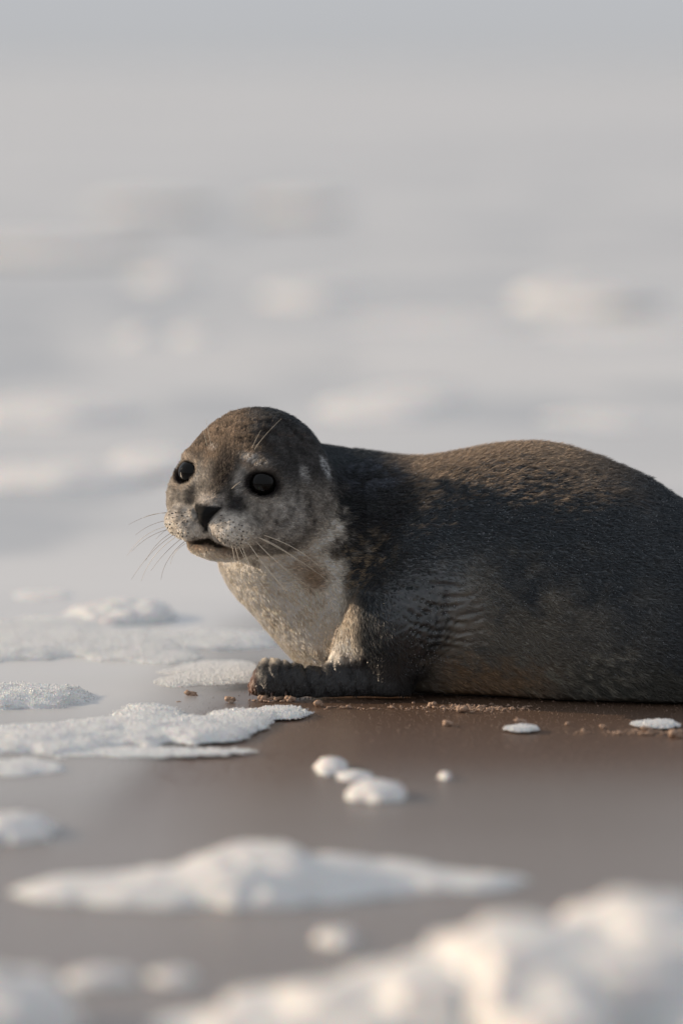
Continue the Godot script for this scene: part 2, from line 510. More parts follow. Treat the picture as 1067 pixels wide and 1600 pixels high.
func make_seal() -> Node3D:
	var seal := Node3D.new()
	seal.name = "seal_pup"
	tag(seal, "grey brown seal pup lying on wet sand with its head turned to the viewer", "seal")
	add_child(seal)
	hc = Vector3(-0.0963, 0.236, -0.035)
	var yaw := deg_to_rad(29.0)
	hb = Basis(Vector3(0, 0, 1), deg_to_rad(-6.2)) * Basis(Vector3(cos(yaw), 0, sin(yaw)), Vector3.UP, Vector3(-sin(yaw), 0, cos(yaw))) * Basis(Vector3(1, 0, 0), deg_to_rad(4.5))
	build_field()
	var t0 := Time.get_ticks_msec()
	var surf := seal_surface()
	var verts: PackedVector3Array = surf[0]
	var idx: PackedInt32Array = surf[1]
	var normals := face_normals(verts, idx)
	for i in verts.size():
		if verts[i].y > .004: verts[i] += normals[i] * wrinkle(verts[i], normals[i])
	normals = face_normals(verts, idx)
	var cols := PackedColorArray()
	cols.resize(verts.size())
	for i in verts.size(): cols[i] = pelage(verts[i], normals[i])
	var wet_skin := mat(Color.WHITE, 0.36, 0.6)
	wet_skin.vertex_color_use_as_albedo = true
	var dry_skin := mat(Color.WHITE, 0.75, 0.2)
	dry_skin.vertex_color_use_as_albedo = true
	var hand_skin := mat(Color.WHITE, 0.5, 0.4)
	hand_skin.vertex_color_use_as_albedo = true
	var split: Array[PackedInt32Array] = [PackedInt32Array(), PackedInt32Array(), PackedInt32Array()]
	for t in range(0, idx.size(), 3):
		var a := verts[idx[t]]
		var k := 0
		if a.y < .056 and a.x < .062 and a.z > -.045: k = 2
		elif head_share(hb.transposed() * (a - hc) * 1000.0) > .4 or a.x < .03 or normals[idx[t]].y > .8: k = 1
		split[k].append_array([idx[t], idx[t + 1], idx[t + 2]])
	var whole := ArrayMesh.new()
	for k in 3:
		var arr := []
		arr.resize(Mesh.ARRAY_MAX)
		arr[Mesh.ARRAY_VERTEX] = verts
		arr[Mesh.ARRAY_NORMAL] = normals
		arr[Mesh.ARRAY_COLOR] = cols
		arr[Mesh.ARRAY_INDEX] = split[k]
		whole.add_surface_from_arrays(Mesh.PRIMITIVE_TRIANGLES, arr)
		whole.surface_set_material(k, [wet_skin, dry_skin, hand_skin][k])
	put("body", whole, null, seal)
	# fur: short strands laid along the coat, drawn together in wet tufts
	rng.seed = 7
	var places: Array[Transform3D] = []
	var tint := PackedColorArray()
	var wet_places: Array[Transform3D] = []
	var wet_tint := PackedColorArray()
	var drops: Array[Transform3D] = []
	var grains: Array[Transform3D] = []
	for t in range(0, idx.size(), 3):
		var ia := idx[t]
		var a := verts[ia]
		var b := verts[idx[t + 1]]
		var c := verts[idx[t + 2]]
		var area := (b - a).cross(c - a).length() * 0.5 * 1e6      # mm2
		var n := normals[ia]
		if n.y < -.75 and a.y < .02: continue
		var v := hb.transposed() * (a - hc) * 1000.0
		var hs := head_share(v)
		var dens := lerpf(.50, 1.25, hs)
		var hand := a.y < .056 and a.x < .062 and a.z > -.045
		if a.x > .4: dens = .22
		elif n.z < -.3 and n.y < .4: dens *= .45
		if a.x < .01 and hs < .5: dens = .85
		if hand: dens = .42
		var fold := near(a, Vector3(0.0996, 0.0923, 0.04), .085, .6) * (1.0 - hs)
		dens *= 1.0 - .97 * fold
		var spot := a + (b - a) * rng.randf() * .9 + (c - a) * rng.randf() * .9
		var want := area * dens
		var count := int(want) + (1 if rng.randf() < want - floorf(want) else 0)
		# drops of water and grains of sand
		if a.y > .03 and not hand and n.z > -.2 and hs < .5 and a.x > .07 and a.x < .45 and rng.randf() < area * .045 * smoothstep(-.35, .3, noise_a.get_noise_3dv(a * .8)):
			drops.append(Transform3D(Basis().scaled(Vector3.ONE * rng.randf_range(.00018, .00045)), spot + n * .0015))
		var gw := near(a, Vector3(0.0131, 0.0687, -0.02), .042, .6) * smoothstep(.1, -.6, n.x) + near(a, Vector3(0.0293, 0.0308, -0.01), .03, .7) * smoothstep(.1, .6, n.y)
		if gw > 0.0 and rng.randf() < area * gw * 1.1:
			grains.append(Transform3D(Basis().scaled(Vector3.ONE * rng.randf_range(.0003, .0006)), spot + n * .0020))
		for q in count:
			var u := rng.randf()
			var w := rng.randf()
			if u + w > 1.0:
				u = 1.0 - u
				w = 1.0 - w
			var p := a + (b - a) * u + (c - a) * w
			var hv := hb.transposed() * (p - hc) * 1000.0
			if hs > 0.2 and bare(hv): continue
			var f := flow(p)
			f = (f - n * f.dot(n)).normalized()
			var length := lerpf(.0078, .0036, hs)
			var width := lerpf(.00062, .00038, hs)
			var top := smoothstep(.55, .9, n.y) * (1.0 - hs)
			var lift := lerpf(lerpf(.75, 1.5, top), .9, hs)
			length *= lerpf(1.0, .85, top)
			if hs < .5 and p.x < .01 and not hand:
				length *= .62
				width *= .75
			if hs > .5 and hv.z > 60.0 and hv.y < -10.0: length *= .65
			length *= 1.0 - .4 * fold
			if hand:
				length = .0030
				width = .0005
				f = (Vector3(-.35, -.9, .2) - n * Vector3(-.35, -.9, .2).dot(n)).normalized()
			var cs := .0042
			var cell := Vector3(floorf(p.x / cs), floorf(p.y / cs), floorf(p.z / cs))
			var hsh := cell.dot(Vector3(12.9898, 78.233, 37.719))
			var cc := (cell + Vector3(.5, .5, .5) + Vector3(sin(hsh), sin(hsh * 1.7), sin(hsh * 2.3)) * .4) * cs
			var pull := (cc - p) / length * lerpf(.55, .3, hs)
			var dir := f + pull + Vector3(rng.randf_range(-1, 1), rng.randf_range(-1, 1), rng.randf_range(-1, 1)) * .22
			dir = (dir - n * dir.dot(n)).normalized()
			dir = (dir + n * rng.randf_range(-.02, .22)).normalized()
			var up := (n - dir * n.dot(dir)).normalized()
			var len_ := length * rng.randf_range(.65, 1.25)
			var soaked := (1.0 - hs) * smoothstep(.85, .6, n.y) * smoothstep(.02, .06, p.x) > rng.randf() or hand
			var place := Transform3D(Basis(up.cross(dir) * width * rng.randf_range(.7, 1.5), up * len_ * lift, dir * len_), p - n * .0004)
			var k := rng.randf_range(.72, 1.4) * (1.0 + .25 * sin(hsh * 3.1))
			var pc := cols[ia].lerp(cols[idx[t + 1]], u)
			var tone := Color(minf(pc.r * k * 1.55, .9), minf(pc.g * k * 1.55, .9), minf(pc.b * k * 1.55, .9))
			if soaked:
				wet_places.append(place)
				wet_tint.append(tone)
			else:
				places.append(place)
				tint.append(tone)
	var hair := mat(Color.WHITE, 0.6, 0.28)
	hair.vertex_color_use_as_albedo = true
	hair.rim_enabled = true
	hair.rim = .08
	hair.rim_tint = .5
	hair.backlight_enabled = true
	hair.backlight = Color(.42, .38, .33)
	scatter("fur", strand_mesh(), hair, places, tint, seal)
	var wet_hair: StandardMaterial3D = hair.duplicate()
	wet_hair.roughness = .30
	wet_hair.metallic_specular = .62
	wet_hair.rim_enabled = false
	scatter("wet_fur", strand_mesh(), wet_hair, wet_places, wet_tint, seal)
	var ball := SphereMesh.new()
	ball.radius = 1.0
	ball.height = 2.0
	ball.radial_segments = 7
	ball.rings = 4
	scatter("water_drops", ball, mat(Color(.40, .42, .44), .12, .6), drops, PackedColorArray(), seal)
	scatter("sand_grains", ball, mat(Color(.72, .62, .50), .6), grains, PackedColorArray(), seal)
	# eyes
	var wet := mat(Color(.004, .0035, .003), .03, .31)
	for sx: float in [-1.0, 1.0]:
		var e := SphereMesh.new()
		e.radius = .0146
		e.height = .0292
		e.radial_segments = 40
		e.rings = 20
		var eye: MeshInstance3D = put("eye", e, wet, seal)
		eye.position = hp(sx * 45.3, 9, 59.6)
	# follicles: rows of dark dots on both muzzle pads
	var dot := SphereMesh.new()
	dot.radius = 1.0
	dot.height = 2.0
	dot.radial_segments = 8
	dot.rings = 5
	var pits: Array[Transform3D] = []
	var all_ids := PackedInt32Array(range(pa.size()))
	for sx: float in [-1.0, 1.0]:
		for row in 6:
			for col in 8 - absi(row - 2):
				var dirv := Vector3(sx * (-.22 + .20 * col + .06 * (row % 2)) + rng.randf_range(-.03, .03), .52 - .20 * row - .05 * col + rng.randf_range(-.03, .03), 1.0).normalized()
				var hit := march(hp(sx * 26, -41, 74), (hb * dirv).normalized(), all_ids)
				var s := rng.randf_range(.00055, .00085)
				pits.append(Transform3D(Basis().scaled(Vector3(s * 1.3, s, s)), hit + hb * dirv * .0003))
	scatter("whisker_follicles", dot, mat(Color(.025, .02, .018), .5), pits, PackedColorArray(), seal)
	# whiskers, each a hair of its own: root, middle, tip
	var pale := mat(Color(.62, .54, .42), .35)
	var brown := mat(Color(.22, .16, .11), .4)
	var right_side: Array = [
		[Vector3(-0.1158, 0.1748, 0.062), Vector3(-0.1101, 0.1478, 0.072), Vector3(-0.09, 0.119, 0.07)], [Vector3(-0.1116, 0.1729, 0.064), Vector3(-0.0996, 0.148, 0.074), Vector3(-0.0851, 0.1281, 0.07)],
		[Vector3(-0.1081, 0.1729, 0.064), Vector3(-0.0955, 0.1377, 0.076), Vector3(-0.0595, 0.0973, 0.062)], [Vector3(-0.1012, 0.1764, 0.064), Vector3(-0.0704, 0.1309, 0.078), Vector3(-0.0248, 0.0912, 0.05)],
		[Vector3(-0.1039, 0.1807, 0.066), Vector3(-0.0821, 0.1489, 0.085), Vector3(-0.0442, 0.1048, 0.06)],
		[Vector3(-0.0928, 0.1776, 0.062), Vector3(-0.0579, 0.1415, 0.08), Vector3(-0.0192, 0.1178, 0.05)], [Vector3(-0.0873, 0.1802, 0.06), Vector3(-0.044, 0.161, 0.08), Vector3(-0.0003, 0.1216, 0.045)],
		[Vector3(-0.0845, 0.1843, 0.058), Vector3(-0.0302, 0.1676, 0.075), Vector3(-0.0115, 0.1318, 0.05)], [Vector3(-0.0942, 0.1832, 0.062), Vector3(-0.0649, 0.1759, 0.075), Vector3(-0.0372, 0.1467, 0.06)],
		[Vector3(-0.1192, 0.1764, 0.064), Vector3(-0.1164, 0.1616, 0.07), Vector3(-0.1122, 0.1371, 0.07)]]
	for w: Array in right_side:
		var pts := PackedVector3Array()
		for i in 15: pts.append(bez(w[0], w[1], w[2], i / 14.0))
		put("whisker", tube(pts, .00042, .00016), pale, seal)
	var left_side: Array = [
		[Vector3(-0.1746, 0.2022, 0.02), Vector3(-0.1984, 0.2092, 0.02), Vector3(-0.2184, 0.1986, 0.01)], [Vector3(-0.1802, 0.2064, 0.02), Vector3(-0.2091, 0.206, 0.015), Vector3(-0.2335, 0.1907, 0)],
		[Vector3(-0.1788, 0.1981, 0.022), Vector3(-0.2058, 0.1971, 0.01), Vector3(-0.2258, 0.1794, 0)], [Vector3(-0.1774, 0.1925, 0.022), Vector3(-0.2142, 0.1901, 0.01), Vector3(-0.2352, 0.1564, -0.005)],
		[Vector3(-0.1802, 0.1897, 0.022), Vector3(-0.2114, 0.1831, 0.01), Vector3(-0.2301, 0.1611, 0)], [Vector3(-0.176, 0.1856, 0.024), Vector3(-0.2057, 0.1708, 0.015), Vector3(-0.2302, 0.1308, 0)],
		[Vector3(-0.1774, 0.1814, 0.024), Vector3(-0.2085, 0.1624, 0.015), Vector3(-0.2195, 0.1291, 0.005)], [Vector3(-0.1731, 0.1788, 0.026), Vector3(-0.1929, 0.1642, 0.02), Vector3(-0.2087, 0.1408, 0.01)],
		[Vector3(-0.1703, 0.1753, 0.026), Vector3(-0.1944, 0.1558, 0.02), Vector3(-0.1975, 0.131, 0.01)], [Vector3(-0.1689, 0.1733, 0.028), Vector3(-0.1859, 0.1628, 0.02), Vector3(-0.1868, 0.1483, 0.015)],
		[Vector3(-0.1817, 0.1853, 0.02), Vector3(-0.2015, 0.1765, 0.015), Vector3(-0.2147, 0.1512, 0)], [Vector3(-0.1732, 0.1939, 0.022), Vector3(-0.1901, 0.1909, 0.02), Vector3(-0.203, 0.176, 0.01)]]
	for n in left_side.size():
		var w: Array = left_side[n]
		var pts := PackedVector3Array()
		for i in 15: pts.append(bez(w[0], w[1], w[2], i / 14.0))
		put("whisker", tube(pts, .00030, .00012), brown if n % 3 else pale, seal)
	for w: Array in [[Vector3(-0.1416, 0.2827, 0.05), Vector3(-0.1443, 0.2956, 0.055), Vector3(-0.1471, 0.3099, 0.05)], [Vector3(-0.1458, 0.2813, 0.05), Vector3(-0.1484, 0.2914, 0.055), Vector3(-0.1506, 0.3016, 0.05)], [Vector3(-0.0942, 0.2775, 0.055), Vector3(-0.0857, 0.2921, 0.065), Vector3(-0.065, 0.3106, 0.05)], [Vector3(-0.119, 0.2354, 0.07), Vector3(-0.1133, 0.2417, 0.08), Vector3(-0.1084, 0.2445, 0.08)], [Vector3(-0.097, 0.2789, 0.055), Vector3(-0.0941, 0.2863, 0.062), Vector3(-0.0872, 0.2987, 0.06)]]:
		var pts := PackedVector3Array()
		for i in 9: pts.append(bez(w[0], w[1], w[2], i / 8.0))
		put("brow_whisker", tube(pts, .00032, .00012), pale, seal)
	# claws at the end of the hand, and the pale fringe at the elbow
	var horn := mat(Color(.10, .06, .045), .4)
	for w: Array in [[Vector3(-0.096, 0.0205, 0.006), Vector3(-0.1002, 0.0123, 0.009), Vector3(-0.1009, 0.0032, 0.01)], [Vector3(-0.0889, 0.0169, 0.012), Vector3(-0.0909, 0.009, 0.017), Vector3(-0.0909, 0.002, 0.018)], [Vector3(-0.0769, 0.0145, 0.016), Vector3(-0.0768, 0.0066, 0.021), Vector3(-0.0761, 0.0002, 0.021)], [Vector3(-0.0621, 0.0118, 0.017), Vector3(-0.0614, 0.0052, 0.021), Vector3(-0.06, -0.0005, 0.021)]]:
		var pts := PackedVector3Array()
		for i in 8: pts.append(bez(w[0], w[1], w[2], i / 7.0))
		put("claw", tube(pts, .0026, .0005, 8), horn, seal)
	var tuft := mat(Color(.42, .25, .15), .5)
	rng.seed = 21
	for i in 9:
		var o := Vector3(rng.randf_range(-.006, .006), rng.randf_range(-.003, .003), rng.randf_range(-.004, .004))
		var a: Vector3 = Vector3(0.0721, 0.0212, 0) + o
		var b: Vector3 = Vector3(0.0763, 0.0245, 0.004) + o * 1.4
		var c: Vector3 = Vector3(0.0805, 0.0297, 0.006) + o * 1.8
		var pts := PackedVector3Array()
		for k in 6: pts.append(bez(a, b, c, k / 5.0))
		put("fringe_tuft", tube(pts, .0011, .0003), tuft, seal)
	return seal

func march(from: Vector3, dir: Vector3, ids: PackedInt32Array) -> Vector3:
	var lo := 0.0
	var hi := 0.09
	for i in 26:
		var m := (lo + hi) * .5
		if field(from + dir * m, ids) < 0.0: lo = m
		else: hi = m
	return from + dir * hi

# ---------------------------------------------------------------- foam
var foam_near: StandardMaterial3D
var foam_far: StandardMaterial3D
var foam_sea: StandardMaterial3D
var bubble_mat: StandardMaterial3D
var bubble_mesh: SphereMesh

# lobes: [x, z of the front edge, half width, half depth, height]
func foam_patch(called: String, label: String, lobes: Array, step: float, bubbles: float, rough := .14, group := "patches of foam on the sand", lump := .22, round_ := .5) -> Node3D:
	var lo := Vector2(1e9, 1e9)
	var hi := Vector2(-1e9, -1e9)
	var zs := PackedFloat32Array()
	for l: Array in lobes:
		var cz: float = l[1] - l[3]
		zs.append(cz)
		lo = lo.min(Vector2(l[0] - l[2] * 1.3, cz - l[3] * 1.4))
		hi = hi.max(Vector2(l[0] + l[2] * 1.3, cz + l[3] * 1.4))
	var at := Vector3((lo.x + hi.x) * .5, 0, (lo.y + hi.y) * .5)
	var nx := int((hi.x - lo.x) / step) + 2
	var nz := int((hi.y - lo.y) / (step * 1.5)) + 2
	var h := PackedFloat32Array()
	h.resize(nx * nz)
	var pw := 3.0
	var near_edge := PackedFloat32Array()
	near_edge.resize(nx * nz)
	near_edge.fill(-9.0)
	var size := 0.0
	for l: Array in lobes: size = maxf(size, l[3])
	for i in nx:
		for j in nz:
			var x := lo.x + i * step
			var z := lo.y + j * step * 1.5
			var f1 := .9 / size
			var wx := noise_a.get_noise_3d(x * f1 * .055, z * f1 * .055, 4.0) + .5 * noise_a.get_noise_3d(x * f1 * .16, z * f1 * .16, 8.0)
			var wz := noise_a.get_noise_3d(x * f1 * .055, z * f1 * .055, 14.0) + .5 * noise_a.get_noise_3d(x * f1 * .16, z * f1 * .16, 18.0)
			var sum := 0.0
			for q in lobes.size():
				var l: Array = lobes[q]
				var dx: float = (x - l[0]) / l[2] + wx * rough * 2.2
				var dz: float = (z - zs[q]) / l[3] + wz * rough * 2.2
				var r := 1.0 - dx * dx - dz * dz
				near_edge[i * nz + j] = maxf(near_edge[i * nz + j], r)
				if r > 0.0:
					var e: float = l[4] * pow(r, round_)
					sum += pow(e * 20.0, pw)
			var y := pow(sum, 1.0 / pw) / 20.0
			if y > 0.0:
				var ln := noise_b.get_noise_3d(x * .03 / size, z * .03 / size, 2.0)
				y *= 1.0 + lump * ln + lump * .5 * noise_b.get_noise_3d(x * .10 / size, z * .10 / size, 9.0)
			h[i * nz + j] = y
	if called == "foam_heap":
		var plain := h.duplicate()
		for n in 320:
			var bx := rng.randf_range(lo.x, hi.x)
			var bz := rng.randf_range(lo.y, hi.y)
			var br := rng.randf_range(.010, .042)
			var c0 := clampi(int((bx - lo.x) / step), 0, nx - 1)
			var c1 := clampi(int((bz - lo.y) / step / 1.5), 0, nz - 1)
			if plain[c0 * nz + c1] < .012: continue
			var w := int(br / step) + 1
			for i in range(maxi(c0 - w, 0), mini(c0 + w + 1, nx)):
				for j in range(maxi(c1 - w, 0), mini(c1 + w + 1, nz)):
					var q := 1.0 - (Vector2((i - c0) * step, (j - c1) * step * 1.5) / br).length_squared()
					if q > 0.0 and h[i * nz + j] > 0.0: h[i * nz + j] = maxf(h[i * nz + j], plain[c0 * nz + c1] * .96 + br * .14 * sqrt(q))
	var o := Node3D.new()
	o.name = numbered(called)
	tag(o, label, "foam", group)
	add_child(o)
	o.position = at + Vector3(0, .0016 if bubbles > 0.0 else .0, 0)
	var verts := PackedVector3Array()
	var idx := PackedInt32Array()
	var slot := PackedInt32Array()
	slot.resize(nx * nz)
	slot.fill(-1)
	for i in nx - 1:
		for j in nz - 1:
			var c: PackedInt32Array = [i * nz + j, (i + 1) * nz + j, (i + 1) * nz + j + 1, i * nz + j + 1]
			var any := 0
			for q in c:
				if h[q] > 0.0: any += 1
			if any < 1: continue
			for q in c:
				if slot[q] < 0:
					slot[q] = verts.size()
					var v := Vector3(lo.x + (q / nz) * step, maxf(h[q], -.001) + .0006, lo.y + (q % nz) * step * 1.5) - at
					if near_edge[q] < 0.0:
						# pull the rim in to where the froth really ends
						var qi := clampi(q / nz, 1, nx - 2)
						var qj := clampi(q % nz, 1, nz - 2)
						var g := Vector2((near_edge[(qi + 1) * nz + qj] - near_edge[(qi - 1) * nz + qj]) / (2.0 * step), (near_edge[qi * nz + qj + 1] - near_edge[qi * nz + qj - 1]) / (3.0 * step))
						var shift := g * (-near_edge[q] / maxf(g.length_squared(), 1e-4))
						shift = shift.limit_length(step * 1.4)
						v += Vector3(shift.x, 0, shift.y)
					verts.append(v)
			idx.append_array([slot[c[0]], slot[c[1]], slot[c[2]], slot[c[0]], slot[c[2]], slot[c[3]]])
	var m := indexed(verts, idx)
	put("froth", m, foam_near if bubbles > 0.0 else (foam_sea if called == "foam_clump" else foam_far), o)
	if bubbles > 0.0:
		var places: Array[Transform3D] = []
		var ns: PackedVector3Array = m.surface_get_arrays(0)[Mesh.ARRAY_NORMAL]
		var share := bubbles * step * step * 1.5 * 1e6
		for i in verts.size():
			var n := ns[i]
			var edge := 1.0 + 2.0 * (1.0 - n.y)
			var want := share * edge
			while rng.randf() < want:
				want -= 1.0
				var s := rng.randf_range(.0004, .0009) * (1.7 if rng.randf() < .12 else 1.0)
				places.append(Transform3D(Basis().scaled(Vector3.ONE * s), verts[i] + Vector3(rng.randf_range(-1, 1) * step, s * .25, rng.randf_range(-1, 1) * step * 1.5)))
		for p in places.size():
			if places[p].origin.y < .0006: places[p].origin.y = .0008
		scatter("bubbles", bubble_mesh, bubble_mat, places, PackedColorArray(), o)
	return o

func clod_mesh(seed_: int, lumps := 7) -> ArrayMesh:
	rng.seed = seed_
	var st := SurfaceTool.new()
	var s := SphereMesh.new()
	s.radius = 1.0
	s.height = 2.0
	s.radial_segments = 9
	s.rings = 6
	for i in lumps:
		var r := rng.randf_range(.32, .62)
		var p := Vector3(rng.randf_range(-.75, .75), rng.randf_range(.05, .75) * (1.0 if i else .3), rng.randf_range(-.5, .5))
		st.append_from(s, 0, Transform3D(Basis.from_euler(Vector3(rng.randf() * 6, rng.randf() * 6, 0)).scaled(Vector3(r * 1.15, r * .9, r)), p))
	var arr := st.commit_to_arrays()
	var v: PackedVector3Array = arr[Mesh.ARRAY_VERTEX]
	for i in v.size():
		v[i] *= 1.0 + .28 * noise_b.get_noise_3dv(v[i] * .06 + Vector3(seed_, 0, 0))
	arr[Mesh.ARRAY_VERTEX] = v
	var m := ArrayMesh.new()
	m.add_surface_from_arrays(Mesh.PRIMITIVE_TRIANGLES, arr)
	return m

# ---------------------------------------------------------------- ground and sea
func ground() -> void:
	var xs := axis([-700.0, 100.0, -100.0, 20.0, -20.0, 4.0, -4.0, .5, -1.0, .02, 1.0, .5, 4.0, 4.0, 20.0, 20.0, 100.0, 100.0, 700.0])
	var zs := axis([-3000.0, 400.0, -200.0, 40.0, -20.0, 3.0, -2.0, .1, -.6, .02, 2.4, .1, 6.0, 4.0, 30.0, 100.0, 300.0])
	var verts := PackedVector3Array()
	var idx := PackedInt32Array()
	for x in xs:
		for z in zs:
			var y := -.0006 + .0004 * noise_a.get_noise_3d(x * .12, z * .05, 1.0)
			if z < -.8: y += maxf((z + .8) * .03, -1.5)
			verts.append(Vector3(x, y, z))
	var nz := zs.size()
	for i in xs.size() - 1:
		for j in nz - 1:
			var a := i * nz + j
			idx.append_array([a, a + nz, a + nz + 1, a, a + nz + 1, a + 1])
	var m := mat(Color(.125, .073, .046), .30, .55)
	m.heightmap_enabled = true
	m.heightmap_texture = noise_tex(1024, .24, FastNoiseLite.TYPE_SIMPLEX_SMOOTH, 3, 5)
	m.heightmap_scale = .16
	m.uv1_triplanar = true
	m.uv1_world_triplanar = true
	m.uv1_scale = Vector3(2.7, 2.7, 2.7)
	m.roughness = .36
	m.clearcoat_enabled = true
	m.clearcoat = .4
	m.clearcoat_roughness = .31
	var o := put("wet_sand", indexed(verts, idx), m)
	tag(o, "smooth brown wet sand shining with water", "sand", "", "structure")

func sea() -> void:
	# a thin wash of milky water that starts behind the seal and deepens to the horizon; a painted pale veil lies in front
	var verts := PackedVector3Array()
	var cols := PackedColorArray()
	var idx := PackedInt32Array()
	var dist := PackedFloat32Array()      # distance from z = 2.6 seawards
	var d := 0.0
	while d < 4000.0:
		dist.append(d)
		d += maxf(.03, d * .012)
	var nu := 140
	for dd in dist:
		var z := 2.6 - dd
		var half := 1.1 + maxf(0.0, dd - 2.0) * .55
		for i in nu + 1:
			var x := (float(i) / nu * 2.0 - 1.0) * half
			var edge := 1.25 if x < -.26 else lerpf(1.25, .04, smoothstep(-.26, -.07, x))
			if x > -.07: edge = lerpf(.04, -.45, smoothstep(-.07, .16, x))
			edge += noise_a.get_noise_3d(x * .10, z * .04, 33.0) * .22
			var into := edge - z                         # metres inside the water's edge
			var thin := smoothstep(.48, 1.15, z + noise_a.get_noise_3d(x * .06, z * .05, 43.0) * .25) * .30  # pale veil over the foreground sand, painting in its silvery sky reflection
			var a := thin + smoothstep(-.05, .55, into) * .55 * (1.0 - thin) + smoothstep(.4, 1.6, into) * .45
			var amp := smoothstep(2.0, 10.0, dd) * .035
			var y := .0025
			y += amp * (noise_a.get_noise_3d(x * .012, z * .025, 7.0) + .5 * noise_a.get_noise_3d(x * .03, z * .06, 17.0))
			if dd > 25.0: y += .12 * smoothstep(25.0, 80.0, dd) * noise_a.get_noise_3d(x * .002, z * .006, 27.0)
			verts.append(Vector3(x, y, z))
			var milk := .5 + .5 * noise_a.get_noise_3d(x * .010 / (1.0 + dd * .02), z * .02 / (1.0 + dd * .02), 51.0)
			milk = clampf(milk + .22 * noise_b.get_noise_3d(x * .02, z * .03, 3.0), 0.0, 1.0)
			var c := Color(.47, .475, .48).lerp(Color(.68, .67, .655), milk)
			var dark := smoothstep(.02, .42, noise_a.get_noise_3d(x * .085, z * .028, 71.0)) * smoothstep(2.8, 4.5, dd) * smoothstep(60.0, 15.0, dd)  # streaks painted dark for shaded wave faces and foam shadows
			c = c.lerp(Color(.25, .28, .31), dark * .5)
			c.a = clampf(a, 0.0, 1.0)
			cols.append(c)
	for j in dist.size() - 1:
		for i in nu:
			var a := j * (nu + 1) + i
			if cols[a].a + cols[a + 1].a + cols[a + nu + 1].a + cols[a + nu + 2].a <= 0.0: continue
			idx.append_array([a, a + nu + 1, a + 1, a + 1, a + nu + 1, a + nu + 2])
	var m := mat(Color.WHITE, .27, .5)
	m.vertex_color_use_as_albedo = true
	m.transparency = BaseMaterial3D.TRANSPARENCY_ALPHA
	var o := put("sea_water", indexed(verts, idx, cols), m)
	tag(o, "pale milky sea water washing up behind the seal", "water", "", "structure")

